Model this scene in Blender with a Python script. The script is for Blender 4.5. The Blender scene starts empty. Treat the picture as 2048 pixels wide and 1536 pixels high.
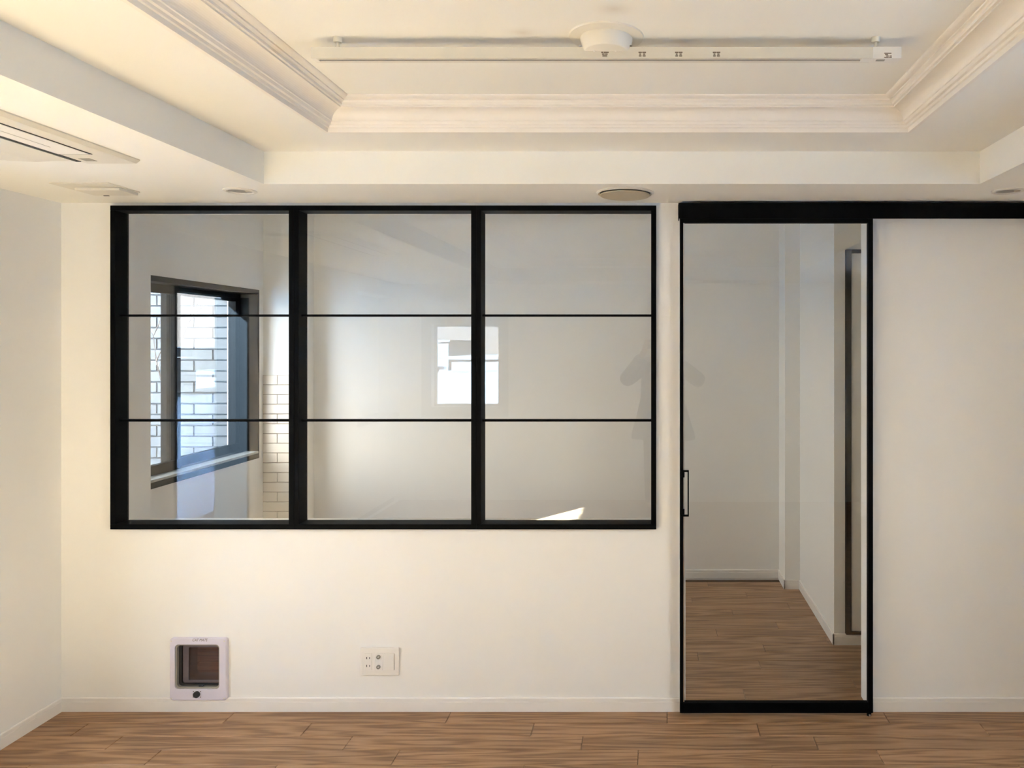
import bpy, bmesh, math, random
from mathutils import Vector, Matrix
random.seed(7)
S = bpy.context.scene
C = S.collection

# ------------------------------------------------------------------ camera
H = 1.546            # lens height above the floor
F = 1524.0           # focal length in pixels of the 2048 x 1536 frame
cd = bpy.data.cameras.new('camera'); cam = bpy.data.objects.new('camera', cd); C.objects.link(cam)
cd.sensor_width = 36.0; cd.lens = 36.0 * F / 2048.0
cd.shift_x = (1024 - 1300) / 2048.0
cd.shift_y = (688 - 768) / 2048.0
cd.clip_start = 0.01; cd.clip_end = 2000
cam.location = (0, 0, H); cam.rotation_euler = (math.pi / 2, 0, 0)
S.camera = cam

# ------------------------------------------------------------------ world, sun, exposure
SUN_DIR = Vector((1.1, -1.5, -1.0)).normalized()       # direction the sunlight travels
W = bpy.data.worlds.new('sky'); S.world = W; W.use_nodes = True
wn = W.node_tree.nodes; wl = W.node_tree.links; wn.clear()
wo = wn.new('ShaderNodeOutputWorld'); wb = wn.new('ShaderNodeBackground')
wtc = wn.new('ShaderNodeTexCoord'); wsep = wn.new('ShaderNodeSeparateXYZ'); wr = wn.new('ShaderNodeValToRGB')   # clear sky, paler towards the horizon
e = wr.color_ramp.elements
e[0].position = 0.0; e[0].color = (1.0, 1.0, .99, 1); e[1].position = 1.0; e[1].color = (.72, .85, 1.06, 1)
x = e.new(.22); x.color = (.91, .97, 1.03, 1)
wl.new(wtc.outputs['Generated'], wsep.inputs[0]); wl.new(wsep.outputs['Z'], wr.inputs['Fac']); wl.new(wr.outputs['Color'], wb.inputs['Color'])
wb.inputs['Strength'].default_value = 4.7
wl.new(wb.outputs[0], wo.inputs['Surface'])
sd = bpy.data.lights.new('sun', 'SUN'); sun = bpy.data.objects.new('sun', sd); C.objects.link(sun)
sd.energy = 780.0; sd.angle = 0.009; sd.color = (0.50, 0.715, 0.91)
sun.rotation_euler = SUN_DIR.to_track_quat('-Z', 'Y').to_euler(); sun.location = (-8, 12, 9)
def portal(name, loc, rot, sx, sy):
    d = bpy.data.lights.new(name, 'AREA'); d.shape = 'RECTANGLE'; d.size = sx; d.size_y = sy
    o = bpy.data.objects.new(name, d); C.objects.link(o); o.location = loc; o.rotation_euler = rot
    d.cycles.is_portal = True
portal('portal_left', (-2.70, 2.12, .93), (0, -math.pi / 2, 0), 1.86, .74)
portal('portal_inner', (-2.70, 4.2, 1.357), (0, -math.pi / 2, 0), 1.06, 1.3)
portal('portal_rear', (-1.835, -1.32, 1.33), (-math.pi / 2, 0, math.pi), .67, .82)
portal('portal_right', (2.50, 1.05, 1.375), (0, math.pi / 2, 0), 1.15, .9)
vs = S.view_settings
vs.view_transform = 'Standard'; vs.look = 'None'; vs.gamma = 1.0; vs.use_curve_mapping = False
vs.exposure = 1.97
S.cycles.max_bounces = 10; S.cycles.diffuse_bounces = 6; S.cycles.glossy_bounces = 5
S.cycles.transparent_max_bounces = 16; S.cycles.transmission_bounces = 6
S.cycles.sample_clamp_indirect = 12.0
S.cycles.caustics_reflective = False; S.cycles.caustics_refractive = False
S.cycles.use_denoising = True

# ------------------------------------------------------------------ materials
def newmat(name):
    m = bpy.data.materials.new(name); m.use_nodes = True
    return m, m.node_tree.nodes, m.node_tree.links, m.node_tree.nodes['Principled BSDF']
def mat(name, col, rough=.5, metal=0., noise=0., nscale=8., bump=0., bscale=300., spec=.5):
    m, n, l, b = newmat(name)
    b.inputs['Base Color'].default_value = (*col, 1); b.inputs['Roughness'].default_value = rough
    b.inputs['Metallic'].default_value = metal; b.inputs['Specular IOR Level'].default_value = spec
    tc = n.new('ShaderNodeTexCoord')
    if noise > 0:
        t = n.new('ShaderNodeTexNoise'); t.inputs['Scale'].default_value = nscale; t.inputs['Detail'].default_value = 4
        l.new(tc.outputs['Object'], t.inputs['Vector'])
        r = n.new('ShaderNodeValToRGB')
        r.color_ramp.elements[0].position = .3; r.color_ramp.elements[1].position = .7
        r.color_ramp.elements[0].color = (*[c * (1 - noise) for c in col], 1)
        r.color_ramp.elements[1].color = (*[min(1, c * (1 + noise)) for c in col], 1)
        l.new(t.outputs['Fac'], r.inputs['Fac']); l.new(r.outputs['Color'], b.inputs['Base Color'])
    if bump > 0:
        t = n.new('ShaderNodeTexNoise'); t.inputs['Scale'].default_value = bscale; t.inputs['Detail'].default_value = 3
        l.new(tc.outputs['Object'], t.inputs['Vector'])
        bp = n.new('ShaderNodeBump'); bp.inputs['Strength'].default_value = bump; bp.inputs['Distance'].default_value = .001
        l.new(t.outputs['Fac'], bp.inputs['Height']); l.new(bp.outputs[0], b.inputs['Normal'])
    return m
def glassmat(name, tint, f0=.043, rough=0., gloss=(1, 1, 1)):
    """thin architectural pane: clear transmission plus Schlick reflection on each face"""
    m, n, l, b = newmat(name); n.remove(b)
    out = n['Material Output']
    g = n.new('ShaderNodeNewGeometry'); d = n.new('ShaderNodeVectorMath'); d.operation = 'DOT_PRODUCT'
    l.new(g.outputs['Normal'], d.inputs[0]); l.new(g.outputs['Incoming'], d.inputs[1])
    def M(op, a, bb):
        x = n.new('ShaderNodeMath'); x.operation = op
        for i, v in enumerate((a, bb)):
            if v is None: continue
            if isinstance(v, (int, float)): x.inputs[i].default_value = v
            else: l.new(v, x.inputs[i])
        return x.outputs[0]
    c = M('ABSOLUTE', d.outputs['Value'], None)
    p = M('POWER', M('SUBTRACT', 1.0, c), 5.0)
    fr = M('ADD', M('MULTIPLY', p, 1 - f0), f0)
    t = n.new('ShaderNodeBsdfTransparent'); t.inputs[0].default_value = (*tint, 1)
    gl = n.new('ShaderNodeBsdfGlossy'); gl.inputs['Roughness'].default_value = rough; gl.inputs['Color'].default_value = (*gloss, 1)
    mx = n.new('ShaderNodeMixShader')
    l.new(fr, mx.inputs[0]); l.new(t.outputs[0], mx.inputs[1]); l.new(gl.outputs[0], mx.inputs[2])
    l.new(mx.outputs[0], out.inputs['Surface'])
    return m
def woodmat(name, dark, mid, light, rough=.42):
    m, n, l, b = newmat(name)
    tc = n.new('ShaderNodeTexCoord'); oi = n.new('ShaderNodeObjectInfo')
    mul = n.new('ShaderNodeVectorMath'); mul.operation = 'SCALE'; mul.inputs[0].default_value = (37.1, 11.3, 5.7)
    l.new(oi.outputs['Random'], mul.inputs['Scale'])
    add = n.new('ShaderNodeVectorMath'); l.new(tc.outputs['Object'], add.inputs[0]); l.new(mul.outputs[0], add.inputs[1])
    mp = n.new('ShaderNodeMapping'); mp.inputs['Scale'].default_value = (.75, 10.0, 1.0); l.new(add.outputs[0], mp.inputs['Vector'])
    nz = n.new('ShaderNodeTexNoise'); nz.inputs['Scale'].default_value = 1.4; nz.inputs['Detail'].default_value = 2; nz.inputs['Roughness'].default_value = .45
    l.new(mp.outputs[0], nz.inputs['Vector'])
    k = n.new('ShaderNodeMath'); k.operation = 'MULTIPLY'; k.inputs[1].default_value = 44.0; l.new(nz.outputs['Fac'], k.inputs[0])
    sn = n.new('ShaderNodeMath'); sn.operation = 'SINE'; l.new(k.outputs[0], sn.inputs[0])
    mr = n.new('ShaderNodeMapRange'); mr.inputs['From Min'].default_value = -1; l.new(sn.outputs[0], mr.inputs['Value'])
    mp2 = n.new('ShaderNodeMapping'); mp2.inputs['Scale'].default_value = (5.0, 150.0, 5.0); l.new(add.outputs[0], mp2.inputs['Vector'])
    n2 = n.new('ShaderNodeTexNoise'); n2.inputs['Scale'].default_value = 1.5; n2.inputs['Detail'].default_value = 5; n2.inputs['Roughness'].default_value = .65
    l.new(mp2.outputs[0], n2.inputs['Vector'])
    mx = n.new('ShaderNodeMix'); mx.data_type = 'FLOAT'; mx.inputs[0].default_value = .70
    l.new(mr.outputs[0], mx.inputs[2]); l.new(n2.outputs['Fac'], mx.inputs[3])
    r = n.new('ShaderNodeValToRGB'); e = r.color_ramp.elements
    e[0].position = .26; e[0].color = (*dark, 1); e[1].position = .74; e[1].color = (*light, 1)
    x = e.new(.48); x.color = (*mid, 1)
    l.new(mx.outputs[0], r.inputs['Fac'])
    hv = n.new('ShaderNodeHueSaturation')
    rr = n.new('ShaderNodeMapRange'); rr.inputs['To Min'].default_value = .90; rr.inputs['To Max'].default_value = 1.10
    l.new(oi.outputs['Random'], rr.inputs['Value']); l.new(rr.outputs[0], hv.inputs['Value'])
    l.new(r.outputs['Color'], hv.inputs['Color']); l.new(hv.outputs['Color'], b.inputs['Base Color'])
    b.inputs['Roughness'].default_value = rough; b.inputs['Specular IOR Level'].default_value = .4
    bp = n.new('ShaderNodeBump'); bp.inputs['Strength'].default_value = .12; bp.inputs['Distance'].default_value = .001
    l.new(n2.outputs['Fac'], bp.inputs['Height']); l.new(bp.outputs[0], b.inputs['Normal'])
    return m
M = {}
M['wall'] = mat('wallpaper', (.835, .832, .81), .75, noise=.012, nscale=2.5, bump=.25, bscale=420, spec=.25)
M['ceil'] = mat('ceiling_paper', (.845, .835, .785), .8, noise=.012, nscale=2, bump=.18, bscale=380, spec=.2)
M['trim'] = mat('white_trim', (.82, .80, .77), .45, noise=.01, nscale=6, bump=.05, bscale=120)
M['mould'] = mat('plaster_moulding', (.83, .79, .73), .6, noise=.012, nscale=9, bump=.05, bscale=150)
M['black'] = mat('black_metal', (.002, .0023, .0026), .5, noise=.1, nscale=30, bump=.03, bscale=500, spec=.05)
M['glass'] = glassmat('clear_glass', (.985, .988, .985))
M['tinted'] = glassmat('solar_tinted_glass', (.70, .70, .70))
M['bronze'] = glassmat('bronze_tinted_glass', (.88, .85, .80))
M['tinted_dark'] = glassmat('privacy_tinted_glass', (.50, .51, .52))
M['flapglass'] = glassmat('smoky_flap', (.62, .46, .39), f0=.045, rough=.03)
M['flapedge'] = mat('smoky_flap_edge', (.12, .095, .10), .3, noise=.06, nscale=40)
M['wood'] = woodmat('oak_flooring', (.178, .089, .041), (.322, .181, .088), (.445, .270, .150))
M['sub'] = mat('dark_subfloor', (.05, .032, .02), .8, noise=.2)
M['plastic'] = mat('white_plastic', (.80, .78, .74), .35, noise=.008, nscale=20)
M['plastic2'] = mat('pale_plastic', (.70, .67, .59), .4, noise=.008, nscale=20)
M['lilac'] = mat('lilac_white_plastic', (.68, .65, .74), .35, noise=.01, nscale=20)
M['dark'] = mat('dark_gap', (.012, .010, .009), .5, noise=.1)
M['canopy'] = mat('cream_plastic', (.76, .73, .65), .4, noise=.008, nscale=20)
M['grey'] = mat('grey_plastic', (.30, .28, .24), .5, noise=.05, nscale=20)
M['louvre'] = mat('diffuser_disc', (.50, .44, .33), .6, noise=.02, nscale=15)
M['steel'] = mat('brushed_steel', (.55, .55, .54), .28, 1.0, noise=.05, nscale=60)
M['ink'] = mat('dark_print', (.17, .135, .105), .7, noise=.2, nscale=900)
M['panel'] = mat('satin_panel', (.78, .765, .73), .3, noise=.01)
M['stone'] = mat('grey_sill_stone', (.34, .36, .36), .25, noise=.12, nscale=40)
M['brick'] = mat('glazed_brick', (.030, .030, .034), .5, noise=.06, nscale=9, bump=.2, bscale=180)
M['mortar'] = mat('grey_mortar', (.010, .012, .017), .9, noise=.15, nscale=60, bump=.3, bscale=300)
M['ibrick'] = mat('ivory_wall_tile', (.74, .69, .62), .5, noise=.03, nscale=12, bump=.1, bscale=160)
M['imortar'] = mat('beige_grout', (.42, .36, .30), .9, noise=.08, nscale=60)
M['balc'] = mat('balcony_tile', (.02, .02, .021), .7, noise=.05, nscale=3)
M['parapet'] = mat('blue_grey_parapet', (.06, .08, .12), .8, noise=.05, nscale=3)
M['conc'] = mat('city_ground', (.020, .024, .031), .9, noise=.4, nscale=.05)
M['bwhite'] = mat('white_render', (.07, .07, .07), .8, noise=.05, nscale=.4)
M['bblue'] = mat('blue_grey_roof', (.025, .036, .055), .7, noise=.1, nscale=.3)
M['bgrey'] = mat('grey_render', (.055, .057, .062), .8, noise=.08, nscale=.3)
M['bark'] = mat('dark_bark', (.05, .035, .03), .9, noise=.3, nscale=60)
M['skin'] = mat('skin', (.62, .40, .30), .5, noise=.05, nscale=30)
M['hair'] = mat('dark_hair', (.02, .016, .014), .5, noise=.3, nscale=80)
M['coat'] = mat('charcoal_coat', (.09, .09, .095), .85, noise=.1, nscale=50, bump=.3, bscale=400)
M['trousers'] = mat('dark_trousers', (.11, .11, .12), .85, noise=.1, nscale=50)
M['cabinet'] = mat('white_cabinet', (.78, .77, .76), .4, noise=.01)
M['casing'] = mat('grey_casing', (.42, .40, .37), .55, noise=.04, nscale=10)
M['screen'] = mat('dark_screen', (.02, .02, .025), .1, noise=.1)

# ceiling material of the top level carries three faint painted soft shadows
def paint_soft_shadows(m, spots):
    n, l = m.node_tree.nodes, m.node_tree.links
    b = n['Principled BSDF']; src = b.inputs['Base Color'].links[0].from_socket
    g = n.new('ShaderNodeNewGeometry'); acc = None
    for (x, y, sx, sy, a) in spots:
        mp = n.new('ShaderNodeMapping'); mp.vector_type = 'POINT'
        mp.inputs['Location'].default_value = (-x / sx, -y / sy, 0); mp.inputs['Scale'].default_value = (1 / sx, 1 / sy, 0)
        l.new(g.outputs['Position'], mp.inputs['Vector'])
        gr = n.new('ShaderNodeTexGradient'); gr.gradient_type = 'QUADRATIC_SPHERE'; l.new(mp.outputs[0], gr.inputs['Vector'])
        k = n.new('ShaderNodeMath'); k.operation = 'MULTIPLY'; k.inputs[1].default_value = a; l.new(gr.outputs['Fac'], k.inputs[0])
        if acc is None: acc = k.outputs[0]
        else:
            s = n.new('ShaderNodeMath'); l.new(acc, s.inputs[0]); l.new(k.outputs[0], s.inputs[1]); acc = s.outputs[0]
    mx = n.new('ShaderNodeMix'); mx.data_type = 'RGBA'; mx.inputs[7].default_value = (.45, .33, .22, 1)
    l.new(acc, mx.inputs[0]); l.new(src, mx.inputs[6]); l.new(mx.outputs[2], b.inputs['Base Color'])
M['ceiltop'] = mat('painted_shadow_ceiling_paper', (.845, .835, .785), .8, noise=.012, nscale=2, bump=.18, bscale=380, spec=.2)
paint_soft_shadows(M['ceiltop'], [(-.086, 1.825, .07, .055, .35), (-.328, 1.965, .06, .05, .30), (.093, 2.03, .06, .05, .30)])

# ------------------------------------------------------------------ geometry helpers
ORG = {}
def box(bm, x0, x1, y0, y1, z0, z1, bev=0, seg=2):
    r = bmesh.ops.create_cube(bm, size=1.0)
    vv = r['verts']
    for v in vv:
        v.co = Vector(((x0 + x1) / 2 + v.co.x * (x1 - x0), (y0 + y1) / 2 + v.co.y * (y1 - y0), (z0 + z1) / 2 + v.co.z * (z1 - z0)))
    if bev:
        es = list({e for v in vv for e in v.link_edges})
        bmesh.ops.bevel(bm, geom=es, offset=bev, segments=seg, affect='EDGES', profile=.5)
    return vv
def lathe(bm, prof, cx, cy, cz, seg=40, axis='z'):
    rings = []
    for (r, z) in prof:
        ring = []
        for i in range(seg):
            a = 2 * math.pi * i / seg
            p = (r * math.cos(a), r * math.sin(a), z)
            if axis == 'y': p = (p[0], z, p[1])
            ring.append(bm.verts.new((cx + p[0], cy + p[1], cz + p[2])))
        rings.append(ring)
    for a, b in zip(rings, rings[1:]):
        for i in range(seg):
            j = (i + 1) % seg
            bm.faces.new((a[i], a[j], b[j], b[i]))
    for ring in (rings[0], rings[-1]):
        if prof[0 if ring is rings[0] else -1][0] > 1e-5: bm.faces.new(ring)
    return rings
def extrude_poly(bm, pts, z0, z1):
    a = [bm.verts.new((x, y, z0)) for x, y in pts]; b = [bm.verts.new((x, y, z1)) for x, y in pts]
    bm.faces.new(a); bm.faces.new(b)
    for i in range(len(pts)):
        j = (i + 1) % len(pts); bm.faces.new((a[i], a[j], b[j], b[i]))
def tube(bm, p0, p1, r0, r1, seg=7):
    p0, p1 = Vector(p0), Vector(p1); d = (p1 - p0).normalized()
    u = d.orthogonal().normalized(); w = d.cross(u)
    A = [bm.verts.new(p0 + (u * math.cos(2 * math.pi * i / seg) + w * math.sin(2 * math.pi * i / seg)) * r0) for i in range(seg)]
    B = [bm.verts.new(p1 + (u * math.cos(2 * math.pi * i / seg) + w * math.sin(2 * math.pi * i / seg)) * r1) for i in range(seg)]
    for i in range(seg):
        j = (i + 1) % seg; bm.faces.new((A[i], A[j], B[j], B[i]))
    bm.faces.new(A); bm.faces.new(B)
def walls(bm, axis, t0, t1, u0, u1, z0, z1, holes):
    """wall slab between t0..t1 along its thickness axis, u along its run, rectangular holes (u0,u1,z0,z1)"""
    us = sorted({u0, u1, *[h[0] for h in holes], *[h[1] for h in holes]})
    zs = sorted({z0, z1, *[h[2] for h in holes], *[h[3] for h in holes]})
    us = [u for u in us if u0 <= u <= u1]; zs = [z for z in zs if z0 <= z <= z1]
    def solid(i, j):
        if i < 0 or j < 0 or i >= len(us) - 1 or j >= len(zs) - 1: return False
        uc, zc = (us[i] + us[i + 1]) / 2, (zs[j] + zs[j + 1]) / 2
        return not any(h[0] < uc < h[1] and h[2] < zc < h[3] for h in holes)
    def P(t, u, z): return (t, u, z) if axis == 'x' else (u, t, z)
    cache = {}
    def V(t, u, z):
        k = (t, u, z)
        if k not in cache: cache[k] = bm.verts.new(P(t, u, z))
        return cache[k]
    for i in range(len(us) - 1):
        for j in range(len(zs) - 1):
            if not solid(i, j): continue
            a, b, c, d = us[i], us[i + 1], zs[j], zs[j + 1]
            for t in (t0, t1): bm.faces.new((V(t, a, c), V(t, b, c), V(t, b, d), V(t, a, d)))
            if not solid(i - 1, j): bm.faces.new((V(t0, a, c), V(t1, a, c), V(t1, a, d), V(t0, a, d)))
            if not solid(i + 1, j): bm.faces.new((V(t0, b, c), V(t1, b, c), V(t1, b, d), V(t0, b, d)))
            if not solid(i, j - 1): bm.faces.new((V(t0, a, c), V(t1, a, c), V(t1, b, c), V(t0, b, c)))
            if not solid(i, j + 1): bm.faces.new((V(t0, a, d), V(t1, a, d), V(t1, b, d), V(t0, b, d)))
def obj(name, bm, m, parent=None, smooth=False, label=None, org=None):
    """bm in world coordinates; the object's origin is its parent's origin, or org"""
    o0 = ORG[parent.name] if parent else Vector(org or (0, 0, 0))
    bmesh.ops.recalc_face_normals(bm, faces=bm.faces)
    bm.transform(Matrix.Translation(-o0))
    me = bpy.data.meshes.new(name); bm.to_mesh(me); bm.free()
    me.materials.append(M[m] if isinstance(m, str) else m)
    if smooth:
        me.polygons.foreach_set('use_smooth', [True] * len(me.polygons))
        try: me.set_sharp_from_angle(angle=math.radians(40))
        except Exception: pass
    o = bpy.data.objects.new(name, me); C.objects.link(o)
    if parent: o.parent = parent
    else: o.location = o0
    ORG[o.name] = o0
    if label: o['label'] = label
    return o
def B(name, dims, m, parent=None, bev=0, seg=2, **k):
    bm = bmesh.new(); box(bm, *dims, bev=bev, seg=seg); return obj(name, bm, m, parent, **k)
def thing(name, loc, label, cat, group=None):
    o = bpy.data.objects.new(name, None); C.objects.link(o); o.location = loc; o.empty_display_size = .05
    ORG[o.name] = Vector(loc); tag(o, label, cat, group); return o
def tag(o, label=None, cat=None, group=None):
    if label: o['label'] = label
    if cat: o['category'] = cat
    if group: o['group'] = group
    return o
def struct(o, label=None, cat=None):
    o['kind'] = 'structure'
    return tag(o, label, cat)
def sroot(name, loc, label, cat):
    return struct(thing(name, loc, label, cat))
def at(px, py, y):
    """world point on the plane at depth y that is seen at photograph pixel px, py"""
    return Vector(((px - 1300) * y / F, y, H - (py - 688) * y / F))
def place(name, me, parent, world, label=None):
    o = bpy.data.objects.new(name, me); C.objects.link(o); o.parent = parent
    o.location = Vector(world) - ORG[parent.name]; ORG[o.name] = Vector(world)
    if label: o['label'] = label
    return o
def text(name, body, size, loc, rot, m, parent, depth=.0004, shear=0., sx=1.):
    cu = bpy.data.curves.new(name, 'FONT'); cu.body = body; cu.size = size; cu.extrude = depth; cu.shear = shear
    cu.align_x = 'CENTER'; cu.align_y = 'CENTER'; cu.resolution_u = 3
    t = bpy.data.objects.new('tmp_text', cu); C.objects.link(t)
    dg = bpy.context.evaluated_depsgraph_get(); dg.update()
    me = bpy.data.meshes.new_from_object(t.evaluated_get(dg)); bpy.data.objects.remove(t)
    me.transform(Matrix.Translation(Vector(loc) - ORG[parent.name]) @ rot.to_4x4() @ Matrix.Diagonal((sx, 1, 1, 1)))
    me.materials.clear(); me.materials.append(M[m]); me.name = name
    o = bpy.data.objects.new(name, me); C.objects.link(o); o.parent = parent; ORG[o.name] = ORG[parent.name]
    return o
FRONT = Matrix.Rotation(math.pi / 2, 3, 'X')       # text that stands upright and faces the camera (-y)

# ------------------------------------------------------------------ room dimensions
XL, XR, YB, YF = -2.48, 2.28, -1.10, 3.21     # left wall, right wall, rear wall, front of the glazed partition
YP = 3.345                                     # back of the partition
YI = 5.03                                      # far wall of the inner room
ZS, Z1, Z2 = 2.140, 2.261, 2.3485              # soffit, first tray level, top tray level
TX0, TX1, TY0, TY1 = -1.433, 1.225, -.72, 2.829
MX0, MX1, MY0, MY1 = -1.083, .868, -.449, 2.558
ZTOP = 2.5

# ------------------------------------------------------------------ walls
bm = bmesh.new()
FX0, FX1, FZ0, FZ1 = -2.2606, .0262, .7694, 2.1262       # glazed window frame outline (front plane y = 3.19)
DX0, DX1, DZ1 = .1495, .9268, 2.075                      # doorway
CF = at(354, 1286, YF), at(443, 1375, YF)
walls(bm, 'y', YF, YP, XL, XR, -.02, ZTOP, [(FX0 + .012, FX1 - .012, FZ0 + .012, FZ1 - .012), (DX0, DX1, -.02, DZ1),
      (CF[0].x - .004, CF[1].x + .004, CF[1].z - .004, CF[0].z + .004)])
struct(obj('wall_partition', bm, 'wall'), 'white papered partition wall holding the black-framed glazing and sliding door', 'wall')
W2 = (1.75, 2.49, -.02, 1.86); W4 = (3.6, 4.83, .826, 1.888); NI = (-1.05, 0.0, 0.0, 2.0)
bm = bmesh.new(); walls(bm, 'x', XL - .2, XL, YB - .2, YI + .15, -.02, ZTOP, [W2, W4, NI])
struct(obj('wall_left', bm, 'wall'), 'cream papered wall on the left side of the room', 'wall')
struct(B('wall_niche', (XL - .3, XL - .2, -1.10, .05, -.02, 2.05), 'wall'), 'back of the recess in the left wall behind the cabinet', 'wall')
FILL_W5 = (.60, 1.50, .80, 1.95)  # opening for the added fill-light window
bm = bmesh.new(); walls(bm, 'x', XR, XR + .2, YB - .2, YI + .15, -.02, ZTOP, [FILL_W5])
struct(obj('wall_right', bm, 'wall'), 'white papered wall closing the room on the right, outside the picture', 'wall')
W3 = (-2.17, -1.50, .92, 1.745)
bm = bmesh.new(); walls(bm, 'y', YB - .2, YB, XL, XR, -.02, ZTOP, [W3])
struct(obj('wall_rear', bm, 'wall'), 'white papered wall behind the photographer with one small window', 'wall')
bm = bmesh.new(); walls(bm, 'y', YI, YI + .15, XL, .852, -.02, ZTOP, [])
struct(obj('wall_inner_back', bm, 'wall'), 'far white wall of the inner room seen through the glass', 'wall')
bm = bmesh.new()
extrude_poly(bm, [(.852, 4.81), (.947, 4.81), (.947, 3.92), (XR, 3.92), (XR, YI + .15), (.852, YI + .15)], -.02, ZTOP)
struct(obj('wall_inner_right', bm, 'wall'), 'stepped white wall on the right of the inner room', 'wall')
struct(B('wall_inner_pier', (XL, -2.30, YP, 3.51, 0, ZTOP), 'wall'), 'plain white pier beside the inner room window', 'wall')

# ------------------------------------------------------------------ ceiling
def ring(bm, ox0, ox1, oy0, oy1, ix0, ix1, iy0, iy1, z):
    o = [bm.verts.new(p) for p in ((ox0, oy0, z), (ox1, oy0, z), (ox1, oy1, z), (ox0, oy1, z))]
    i = [bm.verts.new(p) for p in ((ix0, iy0, z), (ix1, iy0, z), (ix1, iy1, z), (ix0, iy1, z))]
    for k in range(4): bm.faces.new((o[k], o[(k + 1) % 4], i[(k + 1) % 4], i[k]))
    return i
def rise(bm, lo, z):
    hi = [bm.verts.new((v.co.x, v.co.y, z)) for v in lo]
    for k in range(4): bm.faces.new((lo[k], lo[(k + 1) % 4], hi[(k + 1) % 4], hi[k]))
    return hi
bm = bmesh.new()
i0 = ring(bm, XL, XR, YB, YF, TX0, TX1, TY0, TY1, ZS); h0 = rise(bm, i0, Z1)
i1 = ring(bm, TX0, TX1, TY0, TY1, MX0, MX1, MY0, MY1, Z1); h1 = rise(bm, i1, Z2)
bmesh.ops.remove_doubles(bm, verts=bm.verts, dist=1e-5)
struct(obj('ceiling', bm, 'ceil'), 'cream stepped tray ceiling with lowered soffit all round', 'ceiling')
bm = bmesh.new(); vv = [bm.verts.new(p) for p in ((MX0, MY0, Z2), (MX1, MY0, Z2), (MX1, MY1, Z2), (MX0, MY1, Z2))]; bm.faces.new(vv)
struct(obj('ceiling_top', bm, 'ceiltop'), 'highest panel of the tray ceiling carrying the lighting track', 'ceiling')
struct(B('ceiling_inner', (XL, XR, YP, YI + .1, 2.40, 2.44), 'ceil'), 'plain ceiling of the inner room', 'ceiling')
struct(B('ceiling_slab', (XL - .35, XR + .35, YB - .35, YI + .3, ZTOP, ZTOP + .25), 'bgrey'), 'concrete slab above the ceiling', 'ceiling')
# crown moulding swept round the top tray: (inward, up)
prof = [(-.010, .0), (-.010, -.005), (.002, -.005), (.004, .008), (.010, .009), (.012, .016), (.019, .018), (.022, .026), (.026, .027)]
for k in range(0, 11):
    t = math.pi / 2 * k / 10; prof.append((.026 + .044 * (1 - math.cos(t)), .028 + .029 * math.sin(t)))
prof += [(.074, .057), (.074, .062), (.081, .063), (.082, .070), (.087, .073), (.091, .0745), (.091, .079)]
for k in range(1, 6):
    t = math.pi / 2 * k / 5; prof.append((.092 + .020 * math.sin(t), .079 + .0085 * (1 - math.cos(t))))
bm = bmesh.new(); loops = []
for a, b in prof:
    loops.append([bm.verts.new(p) for p in ((MX0 + a, MY0 + a, Z1 + b), (MX1 - a, MY0 + a, Z1 + b), (MX1 - a, MY1 - a, Z1 + b), (MX0 + a, MY1 - a, Z1 + b))])
for p, q in zip(loops, loops[1:]):
    for k in range(4): bm.faces.new((p[k], p[(k + 1) % 4], q[(k + 1) % 4], q[k]))
struct(obj('trim_1', bm, 'mould'), 'cream plaster crown moulding framing the raised centre of the ceiling', 'moulding')

# ------------------------------------------------------------------ floor of single boards
floor = struct(B('floor', (XL - .0, XR + .0, YB, YI, -.06, -.012), 'sub'), 'brown oak board floor running across both rooms', 'floor')
PW, PL, GAP = .1025, .907, .0016
def plank_mesh(bm, x0, x1, y0, y1):
    c = .0018; z0, z1 = -.012, 0.0
    lo = [bm.verts.new(p) for p in ((x0, y0, z0), (x1, y0, z0), (x1, y1, z0), (x0, y1, z0))]
    mi = [bm.verts.new(p) for p in ((x0, y0, z1 - c), (x1, y0, z1 - c), (x1, y1, z1 - c), (x0, y1, z1 - c))]
    hi = [bm.verts.new(p) for p in ((x0 + c, y0 + c, z1), (x1 - c, y0 + c, z1), (x1 - c, y1 - c, z1), (x0 + c, y1 - c, z1))]
    bm.faces.new(hi)
    for a, b in ((lo, mi), (mi, hi)):
        for k in range(4): bm.faces.new((a[k], a[(k + 1) % 4], b[(k + 1) % 4], b[k]))
meshes = {}
known = {0: -.8356, -1: -.472, -2: -.264, -3: -.045, 1: .67, 2: .4168, 5: .529, 4: .15, 3: .93}
rest = bmesh.new()
rows = range(int((YB - YF) / PW) - 1, int((YI - YF) / PW) + 1)
for r in rows:
    y1 = YF + r * PW; y0 = y1 - PW
    if r > 0 or True:
        y0c, y1c = max(y0, YB), min(y1, YI)
    if y1c - y0c < .01: continue
    j = known.get(r - 0, ((r * .377) % 1.0) * PL)
    xs = []; x = j - PL * 6
    while x < XR + PL:
        a, b = max(x, XL), min(x + PL, XR)
        if b - a > .02: xs.append((a, b))
        x += PL
    for a, b in xs:
        w, d = round(b - a - GAP, 4), round(y1c - y0c - GAP, 4)
        cx, cy = (a + b) / 2, (y0c + y1c) / 2
        if y0c > 1.45 and not (y0c > YF + .05 and (a > 1.6)):
            if (w, d) not in meshes:
                q = bmesh.new(); plank_mesh(q, -w / 2, w / 2, -d / 2, d / 2); bmesh.ops.recalc_face_normals(q, faces=q.faces)
                me = bpy.data.meshes.new('floorboard'); q.to_mesh(me); q.free(); me.materials.append(M['wood']); meshes[(w, d)] = me
            place('floorboard', meshes[(w, d)], floor, (cx, cy, 0))
        else:
            plank_mesh(rest, cx - w / 2, cx + w / 2, cy - d / 2, cy + d / 2)
o = obj('floorboards', rest, 'wood', floor); o['kind'] = 'stuff'

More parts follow.
